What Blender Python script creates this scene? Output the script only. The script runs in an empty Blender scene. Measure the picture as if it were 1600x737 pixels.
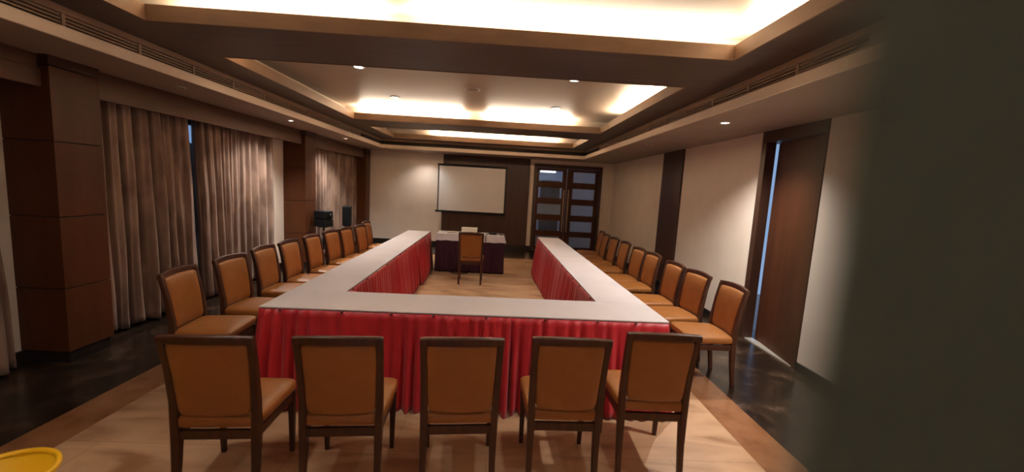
import bpy, bmesh, math, random
from mathutils import Vector, Matrix, noise

random.seed(7)
sc = bpy.context.scene
col = sc.collection
PI = math.pi

# ------------------------------------------------------------------ camera, world, exposure
CAM = dict(f=627.8163, yaw=0.0352, pitch=0.1167, roll=0.056, h=1.6966)
def make_camera():
    cy, sy = math.cos(CAM['yaw']), math.sin(CAM['yaw'])
    cp, sp = math.cos(CAM['pitch']), math.sin(CAM['pitch'])
    fw = Vector((sy*cp, cy*cp, -sp)); r0 = Vector((cy, -sy, 0)); u0 = r0.cross(fw)
    cr, sr = math.cos(CAM['roll']), math.sin(CAM['roll'])
    r = cr*r0 + sr*u0; u = -sr*r0 + cr*u0
    cd = bpy.data.cameras.new('camera'); co = bpy.data.objects.new('camera', cd); col.objects.link(co)
    cd.sensor_width = 36; cd.sensor_fit = 'HORIZONTAL'; cd.lens = CAM['f']*36/1600
    cd.clip_start = 0.005; cd.clip_end = 100
    m = Matrix((r, u, -fw)).transposed().to_4x4(); m.translation = (0, 0, CAM['h'])
    co.matrix_world = m
    cd.dof.use_dof = True; cd.dof.focus_distance = 4.2; cd.dof.aperture_fstop = 1.05
    sc.camera = co
make_camera()

w = bpy.data.worlds.new('dusk'); sc.world = w; w.use_nodes = True
w.node_tree.nodes['Background'].inputs[0].default_value = (0.30, 0.46, 0.75, 1)
w.node_tree.nodes['Background'].inputs[1].default_value = 0.35

vs = sc.view_settings
vs.view_transform = 'Standard'; vs.look = 'None'; vs.gamma = 1.0; vs.use_curve_mapping = False
vs.exposure = 1.22

COVE_W = 17.0          # watts per metre of hidden cove tube
DOWN_W = 85.0          # watts per downlight
COVE_COL = (1.0, 0.86, 0.67)
DOWN_COL = (1.0, 0.95, 0.88)

# cove tubes lie on the ledge above the lip of each ceiling tray (the ledge hides them from below)
ZB, ZL, ZT, ZS, ZF = 2.76, 2.86, 3.00, 2.54, 2.622
TX0, TX1 = -2.634, 1.732
TRAYS = [(-0.45, 3.153), (3.967, 7.314), (8.186, 9.97)]
def cove(x0, y0, x1, y1, k=1.0):
    L = math.hypot(x1-x0, y1-y0)
    d = bpy.data.lights.new('cove_tube', 'AREA'); d.shape = 'RECTANGLE'; d.size = L; d.size_y = 0.03
    d.energy = COVE_W*L*k; d.color = COVE_COL
    o = bpy.data.objects.new('cove_tube', d); col.objects.link(o)
    o.location = ((x0+x1)/2, (y0+y1)/2, ZL+0.018)
    o.rotation_euler = (PI, 0, -math.atan2(y1-y0, x1-x0))
    return o
E_ = 0.10
(a0, a1), (b0, b1), (c0, c1) = TRAYS
cove(TX0+.05, a1+E_, -0.95, a1+E_, .45); cove(-0.75, a1+E_, TX1+.02, a1+E_, .38)
cove(TX1+E_, 1.0, TX1+E_, a1, .55); cove(TX0-E_, 1.2, TX0-E_, 2.2, .5)
cove(TX0, a0-E_, TX1, a0-E_, .65)
cove(-2.55, b1+E_, -0.75, b1+E_, 1.3); cove(-0.30, b1+E_, 1.20, b1+E_, 1.3)
cove(TX1+E_, 4.7, TX1+E_, 6.5); cove(TX0, b0-E_, -1.2, b0-E_, .8)
cove(-1.7, c1+E_, -0.35, c1+E_, 1.5); cove(-0.25, c1+E_, 1.3, c1+E_, 1.5); cove(-2.4, c0-E_, 1.4, c0-E_, 1.0)

# ------------------------------------------------------------------ materials
MATS = {}
def nt(name):
    m = bpy.data.materials.new(name); m.use_nodes = True; MATS[name] = m
    t = m.node_tree
    return m, t, t.nodes['Principled BSDF']
def plain(name, c, rough=.5, metal=0., spec=.5, emit=None, es=0., bump=0., bscale=40., sheen=0.):
    m, t, b = nt(name)
    b.inputs['Base Color'].default_value = (*c, 1); b.inputs['Roughness'].default_value = rough
    b.inputs['Metallic'].default_value = metal; b.inputs['Specular IOR Level'].default_value = spec
    if sheen: b.inputs['Sheen Weight'].default_value = sheen
    if emit:
        b.inputs['Emission Color'].default_value = (*emit, 1); b.inputs['Emission Strength'].default_value = es
    if bump:
        tc = t.nodes.new('ShaderNodeTexCoord'); n = t.nodes.new('ShaderNodeTexNoise'); bp = t.nodes.new('ShaderNodeBump')
        n.inputs['Scale'].default_value = bscale; n.inputs['Detail'].default_value = 4
        bp.inputs['Strength'].default_value = bump; bp.inputs['Distance'].default_value = .01
        t.links.new(tc.outputs['Object'], n.inputs['Vector']); t.links.new(n.outputs[0], bp.inputs['Height'])
        t.links.new(bp.outputs[0], b.inputs['Normal'])
    return m
def mottled(name, stops, scale=(4, 4, 4), detail=5, dist=0., rough=.5, spec=.5, bump=0., nscale=1., sheen=0., coord='Object', roughness=.55):
    m, t, b = nt(name)
    tc = t.nodes.new('ShaderNodeTexCoord'); mp = t.nodes.new('ShaderNodeMapping'); n = t.nodes.new('ShaderNodeTexNoise')
    r = t.nodes.new('ShaderNodeValToRGB')
    mp.inputs['Scale'].default_value = scale
    n.inputs['Scale'].default_value = nscale; n.inputs['Detail'].default_value = detail; n.inputs['Distortion'].default_value = dist
    n.inputs['Roughness'].default_value = roughness
    t.links.new(tc.outputs[coord], mp.inputs['Vector']); t.links.new(mp.outputs[0], n.inputs['Vector'])
    t.links.new(n.outputs[0], r.inputs[0]); t.links.new(r.outputs[0], b.inputs['Base Color'])
    e = r.color_ramp.elements
    while len(e) < len(stops): e.new(.5)
    for el, (p, c) in zip(e, stops): el.position = p; el.color = (*c, 1)
    b.inputs['Roughness'].default_value = rough; b.inputs['Specular IOR Level'].default_value = spec
    if sheen: b.inputs['Sheen Weight'].default_value = sheen
    if bump:
        bp = t.nodes.new('ShaderNodeBump'); bp.inputs['Strength'].default_value = bump; bp.inputs['Distance'].default_value = .01
        t.links.new(n.outputs[0], bp.inputs['Height']); t.links.new(bp.outputs[0], b.inputs['Normal'])
    return m

M_wall = mottled('wall_paper', [(.3, (.80, .70, .60)), (.7, (.86, .76, .66))], scale=(3, 3, 3), rough=.75, spec=.2, bump=.15, detail=8)
M_cream = plain('cream_paint', (.86, .74, .60), .6, spec=.3)
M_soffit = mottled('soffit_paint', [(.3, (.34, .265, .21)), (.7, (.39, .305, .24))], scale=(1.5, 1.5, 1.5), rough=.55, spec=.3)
M_tray = plain('tray_paint', (.46, .36, .27), .45, spec=.4)
M_beam = mottled('beam_veneer', [(.3, (.085, .060, .048)), (.7, (.115, .080, .064))], scale=(1, 14, 6), rough=.45, spec=.4)
M_lip = mottled('lip_veneer', [(.3, (.20, .120, .070)), (.7, (.25, .155, .092))], scale=(3, 3, 10), rough=.5, spec=.4)
M_grille = plain('grille_brown', (.42, .30, .21), .5)
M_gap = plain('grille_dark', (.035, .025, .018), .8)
M_panel = mottled('dark_wall_panel', [(.3, (.052, .022, .015)), (.7, (.072, .032, .022))], scale=(10, 10, 1.2), rough=.4, spec=.4, detail=6)
M_pillar = mottled('pillar_veneer', [(.3, (.075, .023, .008)), (.7, (.098, .031, .011))], scale=(8, 8, .9), rough=.45, spec=.22, detail=6)
M_groove = plain('panel_groove', (.03, .012, .008), .7)
M_pelmet = mottled('pelmet_veneer', [(.3, (.095, .046, .028)), (.7, (.125, .062, .038))], scale=(1.2, 1.2, 10), rough=.5, spec=.3)
M_doorw = mottled('door_veneer', [(.3, (.060, .020, .009)), (.7, (.092, .031, .013))], scale=(10, 10, .8), rough=.45, spec=.2, detail=6)
M_frame = plain('frame_wood', (.06, .026, .016), .42)
M_skirting = plain('skirting_stone', (.022, .018, .016), .25)
M_dwood = mottled('chair_wood', [(.3, (.042, .014, .007)), (.7, (.072, .025, .011))], scale=(30, 30, 4), rough=.36, spec=.35)
M_leather = mottled('chair_leather', [(.3, (.255, .092, .020)), (.7, (.30, .112, .026))], scale=(9, 9, 9), rough=.42, spec=.35, bump=.05)
M_cloth = mottled('white_cloth', [(.3, (.54, .49, .49)), (.7, (.60, .545, .545))], scale=(2.2, 2.2, 2.2), rough=.8, spec=.15, bump=.35, detail=3)
M_red = mottled('red_satin', [(.3, (.36, .010, .018)), (.7, (.45, .015, .024))], scale=(8, 8, 2), rough=.42, spec=.35, sheen=.15)
M_plum = mottled('plum_satin', [(.3, (.026, .006, .013)), (.7, (.040, .009, .019))], scale=(8, 8, 2), rough=.45, spec=.3)
M_clip = plain('clip_plastic', (.12, .03, .03), .4)
M_screen = plain('screen_fabric', (.80, .80, .80), .8, spec=.1)
M_black = plain('black_plastic', (.008, .008, .009), .6, spec=.2)
M_blackm = plain('black_metal', (.02, .02, .022), .35, metal=.6)
M_mesh = plain('speaker_grille', (.008, .008, .010), .8, spec=.15, bump=.6, bscale=400)
M_steel = plain('brushed_steel', (.72, .60, .44), .38, metal=.35)
M_white = plain('white_box', (.78, .72, .62), .55)
M_yellow = plain('yellow_plastic', (.90, .50, .012), .35)
M_bulb = plain('lamp_glow', (1, 1, 1), emit=(1., .93, .82), es=14.)
M_dead = plain('lamp_dark', (.10, .08, .07), .3)
M_ring = plain('ring_paint', (.55, .50, .45), .4)
M_slab = mottled('olive_slab', [(.3, (.092, .118, .096)), (.7, (.106, .130, .106))], scale=(30, 30, 30), rough=.7, spec=.2)
M_sill = plain('threshold_metal', (.75, .70, .62), .35, metal=.5)
def glass_mat(name, tint, rough, trans):
    m, t, b = nt(name)
    b.inputs['Base Color'].default_value = (*tint, 1); b.inputs['Roughness'].default_value = rough
    b.inputs['Transmission Weight'].default_value = trans; b.inputs['IOR'].default_value = 1.3
    return m
M_frost = glass_mat('frosted_glass', (.42, .52, .66), .38, .55)
M_clear = glass_mat('clear_glass', (.55, .65, .80), .06, .85)
M_window = glass_mat('window_glass', (.85, .92, 1.0), .03, .95)

def curtain_mat():
    m, t, b = nt('curtain_fabric')
    tc = t.nodes.new('ShaderNodeTexCoord'); mp = t.nodes.new('ShaderNodeMapping'); n = t.nodes.new('ShaderNodeTexNoise')
    mp.inputs['Scale'].default_value = (3, 3, 1.2); n.inputs['Scale'].default_value = 1.6; n.inputs['Detail'].default_value = 3
    r = t.nodes.new('ShaderNodeValToRGB')
    r.color_ramp.elements[0].position = .42; r.color_ramp.elements[0].color = (.165, .098, .070, 1)
    r.color_ramp.elements[1].position = .60; r.color_ramp.elements[1].color = (.29, .188, .138, 1)
    t.links.new(tc.outputs['Object'], mp.inputs[0]); t.links.new(mp.outputs[0], n.inputs[0])
    t.links.new(n.outputs[0], r.inputs[0]); t.links.new(r.outputs[0], b.inputs['Base Color'])
    b.inputs['Roughness'].default_value = .62; b.inputs['Sheen Weight'].default_value = .2; b.inputs['Specular IOR Level'].default_value = .25
    return m
M_curtain = curtain_mat()

def floor_mat():
    m, t, b = nt('beige_floor')
    tc = t.nodes.new('ShaderNodeTexCoord')
    mp = t.nodes.new('ShaderNodeMapping'); mp.inputs['Scale'].default_value = (1.1, 3.4, 1); mp.inputs['Rotation'].default_value = (0, 0, .30)
    n = t.nodes.new('ShaderNodeTexNoise'); n.inputs['Scale'].default_value = 1.3; n.inputs['Detail'].default_value = 7; n.inputs['Distortion'].default_value = .8
    r = t.nodes.new('ShaderNodeValToRGB'); e = r.color_ramp.elements
    e[0].position = .36; e[0].color = (.27, .135, .062, 1); e[1].position = .58; e[1].color = (.48, .295, .170, 1)
    x = e.new(.47); x.color = (.40, .235, .130, 1)
    br = t.nodes.new('ShaderNodeTexBrick'); br.inputs['Scale'].default_value = 1.0
    br.inputs['Brick Width'].default_value = 1.2; br.inputs['Row Height'].default_value = .6; br.inputs['Mortar Size'].default_value = .003
    br.inputs['Color1'].default_value = (1, 1, 1, 1); br.inputs['Color2'].default_value = (.93, .92, .90, 1); br.inputs['Mortar'].default_value = (.72, .66, .6, 1)
    mx = t.nodes.new('ShaderNodeMix'); mx.data_type = 'RGBA'; mx.blend_type = 'MULTIPLY'; mx.inputs[0].default_value = 1
    t.links.new(tc.outputs['Object'], mp.inputs[0]); t.links.new(mp.outputs[0], n.inputs[0]); t.links.new(n.outputs[0], r.inputs[0])
    t.links.new(tc.outputs['Object'], br.inputs['Vector'])
    t.links.new(r.outputs[0], mx.inputs[6]); t.links.new(br.outputs[0], mx.inputs[7]); t.links.new(mx.outputs[2], b.inputs['Base Color'])
    b.inputs['Roughness'].default_value = .40; b.inputs['Specular IOR Level'].default_value = .35
    return m
M_floor = floor_mat()
M_band = mottled('brown_marble', [(.28, (.16, .065, .026)), (.5, (.24, .105, .045)), (.8, (.30, .145, .068))], scale=(3, 3, 3), nscale=1.6, detail=9, rough=.22, spec=.5)
M_desk_shade = mottled('desk_shade_marble', [(.3, (.31, .175, .09)), (.7, (.40, .235, .125))], scale=(3, 3, 3), nscale=1.6, detail=9, rough=.26, spec=.4)  # floor marble darkened to paint in the shade by the desk
M_dark = mottled('dark_marble', [(.32, (.008, .005, .004)), (.50, (.020, .012, .008)), (.62, (.060, .034, .020)), (.76, (.16, .11, .085))], scale=(2.2, 2.2, 2.2), nscale=1.4, detail=10, dist=.6, rough=.24, spec=.5, roughness=.65)

# ------------------------------------------------------------------ mesh helpers
class MB:
    def __init__(s): s.bm = bmesh.new()
    def box(s, x0, x1, y0, y1, z0, z1, mi=0):
        v = [s.bm.verts.new(p) for p in ((x0,y0,z0),(x1,y0,z0),(x1,y1,z0),(x0,y1,z0),(x0,y0,z1),(x1,y0,z1),(x1,y1,z1),(x0,y1,z1))]
        for f in ((3,2,1,0),(4,5,6,7),(0,1,5,4),(1,2,6,5),(2,3,7,6),(3,0,4,7)):
            s.bm.faces.new([v[i] for i in f]).material_index = mi
        return s
    def loft(s, rings, closed=True, caps=True):
        R = [[s.bm.verts.new(p) for p in r] for r in rings]; n = len(R[0])
        for a, b in zip(R, R[1:]):
            for i in range(n if closed else n-1):
                j = (i+1) % n
                s.bm.faces.new((a[i], a[j], b[j], b[i]))
        if closed and caps:
            s.bm.faces.new(R[0][::-1]); s.bm.faces.new(R[-1])
        return s
    def bar(s, secs):
        # secs: (x, y, z, half-width x, half-width y): a tapered square post
        return s.loft([[(x-a, y-b, z), (x+a, y-b, z), (x+a, y+b, z), (x-a, y+b, z)] for x, y, z, a, b in secs])
    def tube(s, pts, r, n=10):
        pts = [Vector(p) for p in pts]; rings = []
        rr = r if isinstance(r, (list, tuple)) else [r]*len(pts)
        up = None
        for i, p in enumerate(pts):
            t = (pts[min(i+1, len(pts)-1)]-pts[max(i-1, 0)]).normalized()
            if up is None: up = t.orthogonal().normalized()
            up = (up - t*up.dot(t)).normalized(); sd = t.cross(up)
            rings.append([p + up*rr[i]*math.cos(2*PI*k/n) + sd*rr[i]*math.sin(2*PI*k/n) for k in range(n)])
        return s.loft(rings)
    def lathe(s, prof, n=32, c=(0, 0)):
        return s.loft([[(c[0]+r*math.cos(2*PI*k/n), c[1]+r*math.sin(2*PI*k/n), z) for k in range(n)] for r, z in prof], caps=False)
    def sheet(s, grid):
        return s.loft(grid, closed=False)
    def sell(s, a, b, c, e1=.4, e2=.25, nu=40, nv=16, fn=None):
        sg = lambda v, e: math.copysign(abs(v)**e, v)
        rings = []
        for j in range(nv+1):
            ph = -PI/2 + PI*j/nv
            ph = max(-PI/2+.02, min(PI/2-.02, ph))
            ring = []
            for i in range(nu):
                th = 2*PI*i/nu
                p = (a*sg(math.cos(ph), e1)*sg(math.cos(th), e2), b*sg(math.cos(ph), e1)*sg(math.sin(th), e2), c*sg(math.sin(ph), e1))
                ring.append(fn(*p) if fn else p)
            rings.append(ring)
        return s.loft(rings)
    def build(s, name, mat, parent=None, bevel=0., smooth=False, solid=0., loc=None):
        bmesh.ops.recalc_face_normals(s.bm, faces=s.bm.faces)
        me = bpy.data.meshes.new(name); s.bm.to_mesh(me); s.bm.free()
        for m in (mat if isinstance(mat, (list, tuple)) else [mat]): me.materials.append(m)
        if smooth:
            for p in me.polygons: p.use_smooth = True
        o = bpy.data.objects.new(name, me); col.objects.link(o)
        if parent: o.parent = parent
        if loc: o.location = loc
        if solid:
            md = o.modifiers.new('solid', 'SOLIDIFY'); md.thickness = solid; md.offset = 0
        if bevel:
            md = o.modifiers.new('bevel', 'BEVEL'); md.width = bevel; md.segments = 2; md.limit_method = 'ANGLE'
        return o
def tag(o, label=None, cat=None, group=None, kind=None):
    for k, v in (('label', label), ('category', cat), ('group', group), ('kind', kind)):
        if v: o[k] = v
    return o
def thing(name, label, cat, loc=(0, 0, 0), rz=0, group=None):
    o = bpy.data.objects.new(name, None); col.objects.link(o); o.location = loc; o.rotation_euler = (0, 0, rz)
    o.empty_display_size = .1
    return tag(o, label, cat, group)
def struct(name, mb, mat, parent=None, **k):
    return tag(mb.build(name, mat, parent, **k), kind='structure')

# ------------------------------------------------------------------ floor
WL, WR, YF, YB = -4.0, 3.15, 11.3, -0.95
fl = MB()
def slab(x0, x1, y0, y1, mi, z=0.0): fl.box(x0, x1, y0, y1, -.06, z, mi)
FX = [-4.2, -2.90, -2.60, 1.78, 2.08, 3.5]
slab(FX[0], FX[1], YB-.15, YF+.2, 2); slab(FX[4], FX[5], YB-.15, YF+.2, 2)
slab(FX[1], FX[2], YB-.15, 9.95, 1); slab(FX[3], FX[4], YB-.15, 9.95, 1)
slab(FX[2], FX[3], YB-.15, 7.55, 0); slab(FX[2], FX[3], 7.55, 7.92, 3); slab(FX[2], FX[3], 7.92, 9.72, 0)  # middle strip carries the desk's shade in its colour
slab(FX[2], FX[3], 9.72, 9.95, 1); slab(FX[1], FX[4], 9.95, YF+.2, 2)
struct('floor', fl, [M_floor, M_band, M_dark, M_desk_shade])
struct('floor_corridor', MB().box(.3, 3.6, YF+.2, 13.6, -.06, 0), M_band)
struct('wall_lobby', MB().box(5.2, 5.3, 3.2, 7.2, 0, 2.6), plain('lobby_paint', (.30, .34, .40), .6))
struct('floor_lobby', MB().box(3.5, 5.2, 3.2, 7.2, -.06, 0), M_band)

# ------------------------------------------------------------------ walls
b = MB(); b.box(WL-.2, .91, YF, YF+.2, 0, ZS); b.box(.91, 2.83, YF, YF+.2, 2.43, ZS); b.box(2.83, WR+.2, YF, YF+.2, 0, ZS)
struct('wall_far', b, M_wall)
DY0, DY1 = 3.885, 4.865
b = MB(); b.box(WR, WR+.1, YB-.15, DY0, 0, ZS); b.box(WR, WR+.1, DY1, YF, 0, ZS)
struct('wall_right', b, M_wall)
WIN = [(1.2, 3.0), (4.25, 6.75), (8.35, 10.5)]
b = MB(); y = YB-.15
for a, c in WIN:
    b.box(WL-.2, WL, y, a, 0, ZS); b.box(WL-.2, WL, a, c, 0, .25); b.box(WL-.2, WL, a, c, 2.35, ZS); y = c
b.box(WL-.2, WL, y, YF, 0, ZS)
struct('wall_left', b, M_wall)
b = MB(); b.box(WL-.2, -.75, YB-.15, YB, 0, ZS); b.box(.18, WR+.2, YB-.15, YB, 0, ZS); b.box(-.75, .18, YB-.15, YB, 2.2, ZS)
struct('wall_back', b, M_wall)
cl_ = thing('wall_light', 'white light strip in the corridor, seen through top left door pane', 'light', (1.56, 13.57, 2.335))
MB().box(-.26, .26, -.03, .02, -.035, .035).build('light_housing', plain('housing_white', (.7, .7, .7)), cl_)
MB().box(-.25, .25, -.045, -.031, -.028, .028).build('light_tube', plain('corridor_glow', (1, 1, 1), emit=(.95, .97, 1), es=3.), cl_)
cb = thing('cabinet', 'made-up dark cabinet added in the corridor to darken the left glazed door', 'cabinet', (1.58, 12.9, 0))  # invented furniture, added so the left panes look dark
MB().box(-.30, .30, -.2, .2, .06, 2.02).build('cabinet_body', M_frame, cb, bevel=.006)
for x0, x1 in ((-.295, -.005), (.005, .295)):
    MB().box(x0, x1, -.222, -.202, .08, 2.0).build('cabinet_door', M_frame, cb, bevel=.004)
MB().box(-.28, .28, -.18, .18, 0, .06).build('plinth', M_skirting, cb)
struct('wall_outer_corridor', MB().box(.3, 3.6, 13.6, 13.7, 0, 2.6), M_wall)

struct('sky_block', MB().box(-5.0, -4.8, -1, 12, -.06, 2.12), M_dark)  # dark slab added outside to block sky light in the curtain gap
for i, (a, c) in enumerate(WIN):
    f = MB()
    for z0, z1 in ((.25, .31), (2.29, 2.35)): f.box(WL-.16, WL-.06, a, c, z0, z1)
    n = 3
    for k in range(n+1):
        yy = a + (c-a-.06)*k/n; f.box(WL-.16, WL-.06, yy, yy+.06, .31, 2.29)
    wf = tag(f.build('window_%d' % (i+1), M_blackm), kind='structure')
    tag(MB().box(WL-.115, WL-.105, a+.02, c-.02, .30, 2.30).build('window_glass', M_window, wf), kind='structure')

# dark wall panels
b = MB(); b.box(-1.60, .80, YF-.035, YF, .12, ZS)
struct('wall_panel_far', b, M_panel, bevel=.003)
struct('trim_1', MB().box(-1.60, .80, YF-.045, YF, 0, .12), M_skirting)
struct('wall_panel_right', MB().box(WR-.03, WR, 6.95, 7.80, .12, ZS), M_panel, bevel=.003)
# skirtings
struct('baseboard_far', MB().box(WL, -1.60, YF-.02, YF, 0, .12).box(.80, .91, YF-.02, YF, 0, .12).box(2.83, WR, YF-.02, YF, 0, .12), M_skirting)
struct('baseboard_right', MB().box(WR-.02, WR, YB, DY0, 0, .09).box(WR-.02, WR, DY1, YF, 0, .09), M_skirting)
struct('baseboard_left', MB().box(WL, WL+.02, YB, YF, 0, .10), M_skirting)

# pillars on the left wall: stacked veneer panels over a dark plinth
def pillar(name, y0, y1, x1=-3.6):
    r = bpy.data.objects.new(name, None); col.objects.link(r); r['kind'] = 'structure'
    zs = [.10, .65, 1.255, 1.87, 2.46]
    p = MB()
    for a, c in zip(zs, zs[1:]): p.box(WL, x1, y0, y1, a+.004, c-.004)
    tag(p.build('pillar_panels', M_pillar, r, bevel=.003), kind='structure')
    tag(MB().box(WL, x1-.012, y0+.012, y1-.012, .10, 2.46).build('pillar_core', M_groove, r), kind='structure')
    tag(MB().box(WL, x1-.02, y0+.02, y1-.02, 0, .10).build('pillar_plinth', M_skirting, r), kind='structure')
    tag(MB().box(WL, x1+.004, y0-.004, y1+.004, 2.465, ZS).build('pillar_cornice', M_panel, r), kind='structure')
pillar('pillar', 3.40, 3.80); pillar('pillar_middle', 7.59, 8.02); pillar('pillar_far', 10.95, 11.3)

# pelmets between the pillars
def pelmet(n, y0, y1):
    b = MB(); b.box(-3.70, -3.66, y0, y1, 2.29, 2.43); b.box(-3.70, -3.68, y0, y1, 2.43, ZS)
    struct('trim_%d' % n, b, M_pelmet, bevel=.003)
pelmet(2, YB, 3.40); pelmet(3, 3.80, 7.59); pelmet(4, 8.02, 10.95)

# ------------------------------------------------------------------ ceiling: soffit ring, fascia, beams, lit trays
SX0, SX1, SY0, SY1 = -3.03, 2.10, -.72, 10.35
b = MB()
b.box(WL-.2, SX0, YB-.15, YF+.2, ZS, ZF-.012); b.box(SX1, WR+.2, YB-.15, YF+.2, ZS, ZF-.012)
b.box(SX0, SX1, SY1, YF+.2, ZS, ZF-.012); b.box(SX0, SX1, YB-.15, SY0, ZS, ZF-.012)
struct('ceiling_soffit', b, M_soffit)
b = MB()
T = .018
b.box(SX0, SX0+T, SY0, SY1, ZS-.003, ZF); b.box(SX1-T, SX1, SY0, SY1, ZS-.003, ZF)
b.box(SX0+T, SX1-T, SY1-T, SY1, ZS-.003, ZF); b.box(SX0+T, SX1-T, SY0, SY0+T, ZS-.003, ZF)
struct('trim_5', b, M_cream, bevel=.002)
# upright face above the fascia, up to the beams
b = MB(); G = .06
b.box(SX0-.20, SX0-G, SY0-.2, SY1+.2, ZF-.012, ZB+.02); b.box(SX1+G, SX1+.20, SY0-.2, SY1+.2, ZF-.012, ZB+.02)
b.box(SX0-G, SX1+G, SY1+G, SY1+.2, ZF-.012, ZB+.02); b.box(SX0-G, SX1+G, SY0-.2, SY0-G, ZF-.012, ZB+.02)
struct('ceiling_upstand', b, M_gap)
# trim moulding above the grille
b = MB()
b.box(SX0-G, SX0-.005, SY0-G, SY1+G, ZB-.045, ZB); b.box(SX1+.005, SX1+G, SY0-G, SY1+G, ZB-.045, ZB)
b.box(SX0-.005, SX1+.005, SY1+.005, SY1+G, ZB-.045, ZB); b.box(SX0-.005, SX1+.005, SY0-G, SY0-.005, ZB-.045, ZB)
struct('trim_6', b, M_grille, bevel=.003)
# beams
b = MB()
b.box(SX0-.2, TX0, SY0-.2, SY1+.2, ZB, ZL); b.box(TX1, SX1+.2, SY0-.2, SY1+.2, ZB, ZL)
ys = [SY0-.2] + [v for t in TRAYS for v in t] + [SY1+.2]
for i in range(0, len(ys), 2): b.box(TX0, TX1, ys[i], ys[i+1], ZB, ZL)
struct('ceiling_beam', b, M_beam)
for i, (y0, y1) in enumerate(TRAYS):
    b = MB(); q = .015
    b.box(TX0, TX0+q, y0, y1, ZB-.004, ZL+.008); b.box(TX1-q, TX1, y0, y1, ZB-.004, ZL+.008)
    b.box(TX0+q, TX1-q, y0, y0+q, ZB-.004, ZL+.008); b.box(TX0+q, TX1-q, y1-q, y1, ZB-.004, ZL+.008)
    struct('trim_%d' % (7+i), b, M_lip)
b = MB(); X0, X1 = TX0-.24, TX1+.24
for y0, y1 in TRAYS:
    u0, u1 = y0-.24, y1+.24
    b.box(X0, X1, u0, u1, ZT, ZT+.05)
    b.box(X0-.04, X0, u0, u1, ZL, ZT+.05); b.box(X1, X1+.04, u0, u1, ZL, ZT+.05)
    b.box(X0, X1, u0-.04, u0, ZL, ZT+.05); b.box(X0, X1, u1, u1+.04, ZL, ZT+.05)
struct('ceiling', b, M_tray)

# ------------------------------------------------------------------ doors
def double_door():
    d = bpy.data.objects.new('door_1', None); col.objects.link(d); d['kind'] = 'structure'
    f = MB(); f.box(.91, 1.0, YF-.03, YF+.2, 0, 2.43); f.box(2.74, 2.83, YF-.03, YF+.2, 0, 2.43); f.box(1.0, 2.74, YF-.03, YF+.2, 2.33, 2.43)
    tag(f.build('door_frame', M_frame, d, bevel=.004), kind='structure')
    tops = [2.25, 1.79, 1.33, .87, .42]; H = .29
    for x0, x1, p0, p1, hx in ((1.003, 1.845, 1.065, 1.725, 1.782), (1.855, 2.737, 2.025, 2.645, 1.912)):
        L = MB(); ya, yb = YF+.02, YF+.065
        L.box(x0, p0, ya, yb, .01, 2.325); L.box(p1, x1, ya, yb, .01, 2.325)
        z = 2.325
        for tp in tops: L.box(p0, p1, ya, yb, tp, z); z = tp-H
        L.box(p0, p1, ya, yb, .01, z)
        lf = tag(L.build('door_leaf', M_doorw, d), kind='structure')
        for i, tp in enumerate(tops):
            m = M_clear if (x0 < 1.5 and i in (0, 1, 3)) else M_frost
            tag(MB().box(p0-.008, p1+.008, ya+.018, ya+.026, tp-H-.008, tp+.008).build('glass_pane', m, lf), kind='structure')
        h = MB(); h.tube([(hx, ya-.05, .56), (hx, ya-.05, 1.75)], .014)
        for z in (.70, 1.60): h.tube([(hx, ya-.05, z), (hx, ya+.005, z)], .010)
        tag(h.build('door_handle', M_steel, lf, smooth=True), kind='structure')
double_door()
def side_door():
    d = bpy.data.objects.new('door_2', None); col.objects.link(d); d['kind'] = 'structure'
    f = MB(); f.box(WR-.02, WR+.1, DY1-.09, DY1, 0, 2.41); f.box(WR+.05, WR+.1, DY0, DY0+.05, 0, 2.41); f.box(WR-.02, WR+.2, DY0, DY1, 2.41, ZS)
    tag(f.build('door_frame', M_frame, d, bevel=.004), kind='structure')
    hx, hy = WR-.012, DY0+.004
    L = MB().box(0, .045, 0, .875, .012, 2.405).build('door_leaf', M_doorw, d, bevel=.003)
    L.location = (hx, hy, 0); L.rotation_euler = (0, 0, -math.radians(8.6)); tag(L, kind='structure')
    tag(MB().box(WR+.0, WR+.1, DY0+.08, DY1-.09, 0, .012).build('door_sill', M_sill, d), kind='structure')
side_door()
# slab standing in for an unidentified blurred thing at the lens, door-leaf shaped
struct('near_slab', MB().box(.045, .085, YB+.02, .0566, .01, 2.18), M_slab, bevel=.002)

# ------------------------------------------------------------------ curtains
def curtain(y0t, y1t, y0b, y1b, seed, label, folds, lean=0.):
    rnd = random.Random(seed)
    nS, nT = int((y1b-y0b)*110), 34
    ph = [rnd.uniform(0, 6.28) for _ in range(6)]
    grid = []
    zt, zb = 2.47, .035
    for j in range(nT+1):
        t = j/nT; z = zt + (zb-zt)*t
        row = []
        for i in range(nS+1):
            s = i/nS
            y = (y0t + (y1t-y0t)*s)*(1-t) + (y0b + (y1b-y0b)*s)*t
            wv = s*folds*2*PI + 1.5*math.sin(s*5.1+ph[0]) + .9*math.sin(s*11.7+ph[1]) + .55*t*math.sin(s*7+ph[2]) 
            a = .100*(.75+.35*math.sin(s*9+ph[3]))*(.62+.38*min(1, t*2.2))
            x = -3.852 + a*(1.45*abs(math.sin(wv/2))-.85) + .014*math.sin(2.1*wv+ph[4]+1.4*t)
            y += .018*math.cos(wv+.4)*(.5+.5*t) + .012*t*math.sin(9*t+ph[5]+s*20)
            row.append((x, y, z + (.012*math.sin(wv*.5+ph[2]) if j == nT else 0)))
        grid.append(row)
    o = MB().sheet(grid).build('curtain', M_curtain, smooth=True, solid=.004)
    return tag(o, label, 'curtain', 'mottled brown curtains along the left wall')
curtain(1.3, 3.12, 1.25, 3.24, 3, 'mottled brown curtain at the left picture edge, in front of the nearest pillar', 11)
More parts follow.
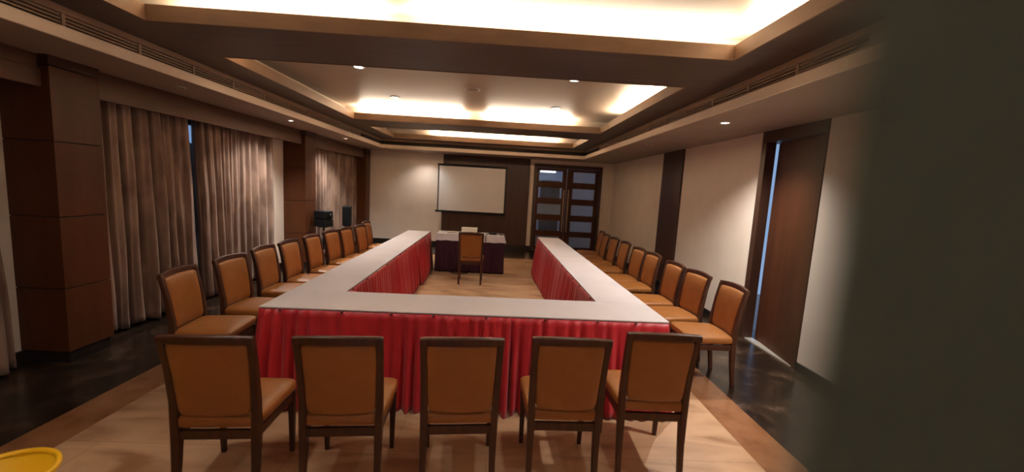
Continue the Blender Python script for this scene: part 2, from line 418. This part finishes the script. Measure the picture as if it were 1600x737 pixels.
curtain(3.86, 5.145, 3.90, 5.225, 11, 'wide brown curtain between nearest pillar and the blue gap', 7.5)
curtain(5.245, 7.02, 5.325, 6.98, 23, 'brown curtain between the blue gap and the white wall strip', 10.5)
curtain(8.10, 9.62, 8.10, 9.62, 31, 'far brown curtain beside the middle pillar, behind the black box', 9)
curtain(9.60, 10.86, 9.60, 10.86, 37, 'farthest brown curtain, behind the loudspeaker and next to the far corner', 8)

# ------------------------------------------------------------------ air grilles, downlights
def grille(side, y0, y1, label):
    X = SX0-G if side < 0 else SX1+G
    g = thing('air_grille', label, 'air vent', (X, y0, ZF-.012))
    s = -side
    L = y1-y0
    bx = lambda a, c: (min(a, c), max(a, c))
    sl = MB()
    for k in range(4):
        z = .014+k*.0245
        sl.box(*bx(s*.006, s*.030), .0, L, z, z+.0115)
    sl.build('slats', M_grille, g)
    n = int(round(L/.60))
    for k in range(n+1):
        y = L*k/n
        MB().box(*bx(s*.0, s*.040), y-.012, y+.012, .004, .108).build('divider', M_grille, g)
    f = MB(); f.box(*bx(0, s*.036), 0, L, .0, .010)
    f.build('frame', M_grille, g)
grille(-1, .05, 8.9, 'long slatted air grille above the cream ledge on the curtain side')
grille(1, .05, 8.9, 'long slatted air grille above the cream ledge on the right door side')

def downlight(x, y, z, lit, label, group=None, e=None, r=.050):
    d = thing('downlight', label, 'downlight', (x, y, z), 0, group)
    MB().lathe([(r*.80, -.002), (r*.86, -.010), (r*1.18, -.008), (r*1.22, 0)], 28).build('trim_ring', M_ring, d, smooth=True)
    bm = MB(); bm.lathe([(.001, -.006), (r*.82, -.004)], 28); bm.build('lamp', M_bulb if lit else M_dead, d)
    if lit:
        l = bpy.data.lights.new('downlight_beam', 'SPOT'); l.energy = e or DOWN_W; l.color = DOWN_COL
        l.spot_size = math.radians(128); l.spot_blend = .75; l.shadow_soft_size = .09 if z > ZS+.1 else .04
        lo = bpy.data.objects.new('downlight_beam', l); col.objects.link(lo); lo.location = (x, y, z-.02)
for x, y, lit, lb in ((-3.33, 4.36, 0, 'unlit downlight in left soffit above the wide curtain'),
                      (-3.23, 6.36, 1, 'lit downlight in left soffit just before the middle pillar'),
                      (-3.25, 8.59, 1, 'lit downlight in left soffit past the middle pillar'),
                      (2.40, 2.20, 1, 'added unseen lit downlight in right soffit nearest the camera, before the side door'),  # hidden lamp, added to brighten the right wall
                      (-2.05, 10.80, 2, 'lit downlight in far soffit above left edge of screen'),
                      (2.40, 4.41, 1, 'lit downlight in right soffit near the brown side door'),
                      (2.41, 6.67, 0, 'unlit downlight in right soffit near the dark wall panel')):
    downlight(x, y, ZS, lit, lb, e=17 if lit == 2 else None, r=.042 if x < 0 else .05)
for x, y, lb in ((-1.71, 4.90, 'near left downlight of four in the middle ceiling tray'), (-1.70, 6.47, 'far left downlight of four in the middle ceiling tray'),
                 (-1.70, 2.0, 'added unseen left downlight in the ceiling tray nearest the camera'), (.80, 2.0, 'added unseen right downlight in the ceiling tray nearest the camera'),  # out-of-view pair, added to light the front chairs and floor
                 (.80, 4.86, 'near right downlight of four in the middle ceiling tray'), (.81, 6.52, 'far right downlight of four in the middle ceiling tray')):
    downlight(x, y, ZT, 1, lb, e=26, r=.062)
sp = thing('ceiling_speaker', 'dull round grille cover at the centre of middle ceiling tray', 'ceiling speaker', (-.45, 5.65, ZT))
MB().lathe([(.001, -.02), (.075, -.018), (.09, -.010)], 28).build('grille', M_grille, sp, smooth=True)
MB().lathe([(.09, -.012), (.105, -.008), (.108, 0)], 28).build('rim', M_ring, sp, smooth=True)

# ------------------------------------------------------------------ tables
TROT = .0204
def skirt_sheet(p0, p1, nrm, z0, z1, seed, flare=.085, amp=.092, lam=.092, e0=True, e1=True):
    rnd = random.Random(seed)
    p0, p1, nv = Vector(p0), Vector(p1), Vector(nrm)
    L = (p1-p0).length; tv = (p1-p0)/L
    nS, nT = max(12, int(L/.0095)), 14
    ph = [rnd.uniform(0, 6.28) for _ in range(6)]
    rows = []
    for j in range(nT+1):
        t = j/nT; z = z1 + (z0-z1)*t
        row = []
        for i in range(nS+1):
            s = L*i/nS
            w = 2*PI*s/lam + 1.6*math.sin(s*3.1+ph[0]) + 1.1*math.sin(s*7.7+ph[1]) + .5*t*math.sin(s*13+ph[2])
            k = 0 if t < .07 else min(1, (t-.07)/.40)
            a = amp*(.62+.38*math.sin(s*4.3+ph[3]))*(.25+.75*k) * (1 if t >= .07 else .12)
            d0, d1 = s, L-s
            ed = min(1, min(d0 if e0 else 9, d1 if e1 else 9)/.05)
            off = .006 + flare*(t**1.1)*(.8+.2*math.sin(s*2.3+ph[4])*ed) + a*ed*(1.5*abs(math.sin(w/2))-.95+.25*math.sin(1.37*w+ph[5]))*.62
            off = max(off, .003)
            along = 0
            along -= (off if e0 else .006)*math.exp(-d0/.07)
            along += (off if e1 else .006)*math.exp(-d1/.07)
            P = p0 + tv*(s+along) + nv*off
            row.append((P.x, P.y, z + (.006*math.sin(w*.5+ph[1]) if j == nT else 0)))
        rows.append(row)
    return rows
def table(x0, x1, y0, y1, sides, label, clabel, seed, mat=M_red, clip_step=.34, drop=.0, clips=True, fl=.085, amp=.092, lam=.092, rot=TROT, H=.755):
    cx, cy = (x0+x1)/2, (y0+y1)/2
    c, s = math.cos(rot), math.sin(rot)
    loc = (cx*c-cy*s, cx*s+cy*c, 0)
    hx, hy = (x1-x0)/2, (y1-y0)/2
    t = thing('banquet_table', label, 'table', loc, rot, 'skirted banquet tables')
    MB().box(-hx, hx, -hy, hy, H-.035, H-.010).build('tabletop', M_dwood, t)
    for sx in (-1, 1):
        for sy in (-1, 1):
            MB().tube([(sx*(hx-.12), sy*(hy-.06), 0), (sx*(hx-.12), sy*(hy-.06), H-.035)], .014).build('leg', M_blackm, t, smooth=True)
    S = {'front': ((-hx, -hy), (hx, -hy), (0, -1)), 'back': ((hx, hy), (-hx, hy), (0, 1)),
         'left': ((-hx, hy), (-hx, -hy), (-1, 0)), 'right': ((hx, -hy), (hx, hy), (1, 0))}
    order = ['front', 'right', 'back', 'left']
    ztop = H-.010-(drop if drop else 0)*.9
    for k, nm in enumerate(order):
        if nm not in sides: continue
        a, b_, n = S[nm]; prv, nxt = order[k-1], order[(k+1) % 4]
        g = skirt_sheet((*a, 0), (*b_, 0), (*n, 0), .012, H-.07 if drop else H-.012, seed+k*17, fl, amp if nm == 'front' else amp*.55, lam, e0=prv in sides, e1=nxt in sides)
        MB().sheet(g).build('table_skirt', mat, t, smooth=True, solid=.003)
        if clips:
            L = 2*(hx if nm in ('front', 'back') else hy); m = max(2, int(L/clip_step)); rnd = random.Random(seed)
            for q in range(m):
                u = (q+.35+.3*rnd.random())/m
                px, py = a[0]+(b_[0]-a[0])*u + n[0]*.014, a[1]+(b_[1]-a[1])*u + n[1]*.014
                MB().box(-.008, .008, -.008, .008, -.024, -.0115).build('skirt_clip', M_clip, t, bevel=.002, loc=(px, py, H))
    # the white cloth lies over the top
    o_ = .005
    cl = MB()
    nx, ny = max(2, int(2*hx/.06)), max(2, int(2*hy/.06))
    rows = []
    for j in range(ny+1):
        row = []
        for i in range(nx+1):
            X, Y = -hx-o_+(2*hx+2*o_)*i/nx, -hy-o_+(2*hy+2*o_)*j/ny
            zz = .0018*noise.noise(Vector((X*5+cx*3, Y*5+cy*3, seed*.37)))
            row.append((X, Y, H+.001+zz))
        rows.append(row)
    dd = drop if drop else .006
    def ring(r): return [(p[0], p[1], p[2]-.001) for p in r]
    cl.sheet(rows)
    edge = [r[0] for r in rows[::-1]] + rows[0][1:] + [r[-1] for r in rows[1:]] + rows[-1][-2::-1]
    low = []
    for i, p in enumerate(edge):
        k = .006*math.sin(i*1.9)+.004*math.sin(i*.7) if drop else 0
        f = 1+ (.036+k)/max(hx, hy) if drop else 1
        low.append((p[0]*f, p[1] + (math.copysign(.012+k, p[1]) if drop and abs(p[1]) > hy-.01 else 0), H-dd+k))
    cl.sheet([edge, low])
    bmesh.ops.remove_doubles(cl.bm, verts=cl.bm.verts, dist=.0005)
    o = cl.build('tablecloth', M_cloth, smooth=False, solid=.003)
    o.location = loc; o.rotation_euler = (0, 0, rot)
    tag(o, clabel, 'tablecloth', 'white tablecloths')
    return t
XL, XR, XLI, XRI, YFR, YFI, YLF, YRF = -1.626, 1.390, -1.1955, .964, 2.903, 3.384, 8.112, 8.015
SEAM = .188
table(XL, SEAM-.003, YFR, YFI, ('front', 'left'), 'long red skirted front table on the left, behind the backs of three chairs', 'white cloth on the longer left part of the front table', 1)
table(SEAM+.003, XR, YFR, YFI, ('front', 'right'), 'shorter red skirted front table on the right, behind two chair backs', 'white cloth on the shorter right part of front table', 2)
table(XL, XLI, YFI+.004, 5.236, ('left', 'right'), 'red skirted table of left arm nearest the front table', 'white cloth on left arm, joining the front table', 3)
table(XL, XLI, 5.242, 6.676, ('left', 'right'), 'red skirted table in the middle of the left arm', 'white cloth in the middle of the left table arm', 4)
table(XL, XLI, 6.682, YLF, ('left', 'right', 'back'), 'red skirted table at the far end of the left arm', 'white cloth at far end of the left table arm', 5)
table(XRI, XR, YFI+.004, 5.697, ('left', 'right'), 'red skirted table of right arm nearest the front table', 'white cloth on right arm, joining the front table', 6)
table(XRI, XR, 5.703, YRF, ('left', 'right', 'back'), 'red skirted table at the far end of the right arm', 'white cloth at far end of right table arm, before glazed doors', 7)
t = table(-1.12, .20, 7.85, 8.32, ('front', 'left', 'right', 'back'), 'small desk with dark plum skirt standing under the screen', 'white cloth hanging over the edge of the plum skirted desk', 8, mat=M_plum, drop=.13, clips=False, rot=.01, fl=.02, amp=.03)

# ------------------------------------------------------------------ chairs
def post_y(z):
    P = [(0, -.245), (.20, -.218), (.38, -.205), (.55, -.208), (.75, -.235), (.93, -.275)]
    for (z0, a), (z1, c) in zip(P, P[1:]):
        if z <= z1:
            u = (z-z0)/(z1-z0); return a+(c-a)*u
    return P[-1][1]
def make_chair():
    t = thing('banquet_chair', '', 'chair')
    hw = lambda z: .190 + .012*max(0, (z-.4)/.5)       # half spacing of the back posts
    for sx in (-1, 1):
        m = MB(); m.bar([(sx*hw(z), post_y(z), z, a, c) for z, a, c in ((0, .0145, .016), (.2, .017, .019), (.37, .020, .024), (.55, .018, .021), (.75, .0165, .017), (.90, .0165, .015))])
        m.build('leg', M_dwood, t, bevel=.004)
    for sx in (-1, 1):
        m = MB(); m.bar([(sx*.198, .188, 0, .013, .013), (sx*.200, .186, .2, .016, .016), (sx*.202, .184, .395, .021, .021)])
        m.build('leg', M_dwood, t, bevel=.004)
    m = MB()
    m.box(-.178, .178, -.220, -.196, .345, .395)
    m.box(-.186, .186, .172, .196, .345, .395)
    for sx in (-1, 1):
        m.loft([[(sx*a, y, .345), (sx*(a+.022), y, .345), (sx*(a+.022), y, .395), (sx*a, y, .395)] for a, y in ((.180, -.200), (.192, .178))])
    m.build('seat_frame', M_dwood, t, bevel=.004)
    def sf(x, y, z):
        k = 1+.10*(y+.0)/.42 + .02
        top = .012*(1-(x/.24)**2)*(1-(y/.24)**2) if z > 0 else 0
        pass
        return (x*k, y-.005, .437+z+top)
    MB().sell(.218, .222, .040, .45, .22, nu=56, nv=18, fn=sf).build('seat', M_leather, t, smooth=True)
    def bow(x): return -.026*(1-min(1, (x/.20)**2))
    def bf(x, y, z):
        zz = .676+z
        w = (hw(zz)-.0155)/.174
        if z < 0: w *= 1 - .10*max(0, (-z/.201-.70)/.30)**2
        return (x*w, post_y(zz)+.004 + y + bow(x)*.8, zz + (.006*(1-(x/.18)**2) if z > 0 else 0))
    def bsuper(x, y, z): return bf(x, z, y)
    MB().sell(.174, .201, .027, .5, .12, nu=56, nv=14, fn=bsuper).build('backrest', M_leather, t, smooth=True)
    rings = []
    N = 14
    for i in range(N+1):
        x = -.2185+.437*i/N
        ar = .014*(1-(x/.2185)**2); yb = post_y(.90)+bow(x)
        z0, z1 = .874+ar*.6, .914+ar
        rings.append([(x, yb-.017, z0), (x, yb+.015, z0), (x, yb+.013, z1-.004), (x, yb+.004, z1), (x, yb-.010, z1), (x, yb-.018, z1-.006)])
    MB().loft(rings).build('top_rail', M_dwood, t, bevel=.004)
    return t
chair0 = make_chair(); used = [False]
def place(x, y, deg, label, group):
    if not used[0]:
        c = chair0; used[0] = True
    else:
        c = chair0.copy(); col.objects.link(c)
        for ch in list(chair0.children):
            d = ch.copy(); col.objects.link(d); d.parent = c
    c.location = (x, y, 0); c.rotation_euler = (0, 0, math.radians(deg))
    c['label'] = label; c['group'] = group
    return c
G1 = 'chairs along the front table'
def behind(tx, ty, deg):   # centre of chair from the centre of its top rail
    a = math.radians(deg); return tx - math.sin(a)*.275, ty + math.cos(a)*.275
ordf = ['leftmost of the five chairs seen from behind, tan leather, dark wood frame', 'second from left of the five chairs seen from behind', 'middle one of the five chairs seen from behind, squarely facing the red skirt', 'fourth from left of the five chairs seen from behind', 'rightmost of five chairs seen from behind, standing slightly nearer the table']
for (cx, cy, dg), lb in zip(((-1.397, 2.172, 4.3), (-.794, 2.23, 5.1), (-.177, 2.285, 4.9), (.428, 2.35, 1.1), (.995, 2.486, -.4)), ordf):
    place(cx, cy, dg, lb, G1)
G2, G3 = 'chairs along the left table arm', 'chairs along the right table arm'
nth = ['', 'second', 'third', 'fourth', 'fifth', 'sixth', 'seventh', 'eighth']
LEFT = [(-2.264, 3.257, -83.7), (-2.254, 3.827, -91.6), (-2.295, 4.447, -88.8), (-2.287, 4.951, -90.7), (-2.272, 5.517, -91.5),
        (-2.265, 6.105, -95.0), (-2.215, 6.56, -94.0), (-2.150, 7.03, -94.1), (-2.273, 7.776, -88.8)]
for i, (cx, cy, d) in enumerate(LEFT):
    lb = 'tan leather chair on the curtain side, nearest to the camera' if i == 0 else 'farthest tan leather chair on the curtain side, next to far wall' if i == 8 else nth[i]+' tan leather chair from the camera in the curtain side row'
    place(cx, cy, d, lb, G2)
RIGHT = [(1.978, 3.643, 90.5), (1.923, 4.183, 97.1), (1.897, 4.711, 93.0), (1.903, 5.427, 94.4), (1.878, 5.904, 95.1), (1.881, 6.599, 91.6),
         (1.855, 7.145, 92.4), (1.848, 7.713, 88.8), (1.908, 8.304, 87.5)]
for i, (cx, cy, d) in enumerate(RIGHT):
    lb = 'tan leather chair on the right side, nearest the brown side door' if i == 0 else 'farthest tan leather chair on the right side, next to glazed doors' if i == 8 else nth[i]+' tan leather chair from the camera in right hand row'
    place(cx, cy, d, lb, G3)
place(-.46, 7.11, 1.5, 'lone tan chair in the middle, drawn up to the plum skirted desk', 'chair at the desk')

# ------------------------------------------------------------------ projector screen
s = thing('projection_screen', 'pulled down white projection screen with black edges on dark panel', 'projection screen', (-.785, YF-.062, 0))
MB().box(-.955, .955, -.11, 0, 2.245, 2.275).build('roller_case', M_black, s, bevel=.006)
MB().box(-.93, .93, -.060, -.056, 1.00, 2.245).build('screen_fabric', M_screen, s)
for sx in (-1, 1):
    MB().box(*sorted((sx*.905, sx*.936)), -.063, -.053, 1.00, 2.245).build('black_border', M_black, s)
MB().box(-.925, .925, -.0625, -.0545, 2.22, 2.245).build('black_border', M_black, s)
MB().box(-.985, .955, -.085, -.035, .955, 1.005).build('bottom_bar', M_black, s, bevel=.008)
MB().tube([(.02, -.06, .955), (.02, -.06, .92)], .008).build('pull_tab', M_blackm, s)

# ------------------------------------------------------------------ things on the desk
DZ = .7595
b = thing('box', 'small off white box on the desk, just behind lone chair', 'box', (-.585, 8.16, DZ), .02)
MB().box(-.155, .155, -.09, .09, 0, .085).build('box_body', M_white, b, bevel=.006)
MB().box(-.16, .16, -.095, .095, .086, .105).build('box_lid', M_white, b, bevel=.006)
b = thing('cable_adapter', 'black adapter with cable dangling over right part of desk front', 'adapter', (-.10, 8.05, DZ))
MB().box(-.08, .08, -.05, .05, 0, .034).build('adapter_body', M_black, b, bevel=.006)
MB().tube([(.09, 0, .015), (.17, .03, .012), (.22, .0, .008), (.15, -.07, .008)], .008).build('cable', M_black, b, smooth=True)
MB().tube([(-.09, 0, .018), (-.13, -.10, .012), (-.135, -.19, .012), (-.135, -.225, -.005), (-.135, -.232, -.06), (-.13, -.232, -.125)], .008).build('cable', M_black, b, smooth=True)
b = thing('fold_shade', 'dark flat slab standing in for cloth fold shade at left end of desk', 'fold_shade', (-.93, 8.07, DZ), .35)  # flat dark slab imitates shade in a fold of the cloth
MB().box(-.09, .09, -.06, .06, 0, .010).build('cover', M_black, b, bevel=.003)
MB().box(-.085, .085, -.058, .05, .011, .018).build('slab_top', M_white, b)
b = tag(MB().tube([(-.9, 7.78, .008), (-.82, 7.70, .008), (-.70, 7.70, .008), (-.55, 7.76, .008)], .009).build('power_cable', M_black, smooth=True), 'black cable lying on floor below front of the desk', 'cable')

# ------------------------------------------------------------------ black box and loudspeaker on stands
def stand(t, h):
    MB().tube([(0, 0, .30), (0, 0, h)], .016).build('pole', M_blackm, t, smooth=True)
    MB().tube([(0, 0, .46), (0, 0, .52)], .026).build('collar', M_black, t, smooth=True)
    for k in range(3):
        a = 2*PI*k/3+.4
        MB().tube([(.02*math.cos(a), .02*math.sin(a), .49), (.30*math.cos(a), .30*math.sin(a), .012)], .011).build('leg', M_blackm, t, smooth=True)
    MB().box(-.07, .07, -.07, .07, h, h+.012).build('top_plate', M_blackm, t)
t = thing('speaker_stand', 'black tripod stand carrying the two stacked black boxes', 'stand', (-3.42, 7.95, 0), .2); stand(t, .745)
t = thing('equipment_case', 'two part black equipment box with side knobs before the curtain', 'equipment', (-3.42, 7.95, .758), -.30)
MB().box(-.135, .140, -.11, .11, 0, .145).build('lower_case', M_black, t, bevel=.015)
MB().box(-.140, .135, -.115, .11, .150, .31).build('upper_case', M_black, t, bevel=.02)
for sx in (-1, 1):
    MB().tube([(sx*.137, 0, .225), (sx*.172, 0, .225), (sx*.180, 0, .225)], [.030, .036, .020]).build('knob', M_blackm, t, smooth=True)
t = thing('speaker_stand', 'black tripod stand under the upright loudspeaker', 'stand', (-3.38, 9.05, 0), .5); stand(t, .665)
t = thing('loudspeaker', 'upright black loudspeaker on stand before the farthest curtain', 'loudspeaker', (-3.38, 9.05, .678), .25)
MB().box(-.092, .092, -.10, .10, 0, .43).build('cabinet', M_black, t, bevel=.015)
MB().box(-.082, .082, -.108, -.100, .012, .418).build('grille', M_mesh, t, bevel=.003)

# ------------------------------------------------------------------ yellow bin
t = thing('waste_bin', 'open yellow plastic bin at the bottom left of picture', 'bin', (-2.11, 1.66, 0))
MB().lathe([(.001, .0), (.135, .0), (.14, .008), (.178, .335), (.174, .337), (.136, .012), (.001, .010)], 48).build('bin_body', M_yellow, t, smooth=True)
MB().lathe([(.176, .318), (.190, .322), (.196, .334), (.194, .346), (.186, .350), (.176, .348), (.172, .338)], 48).build('rim', M_yellow, t, smooth=True)
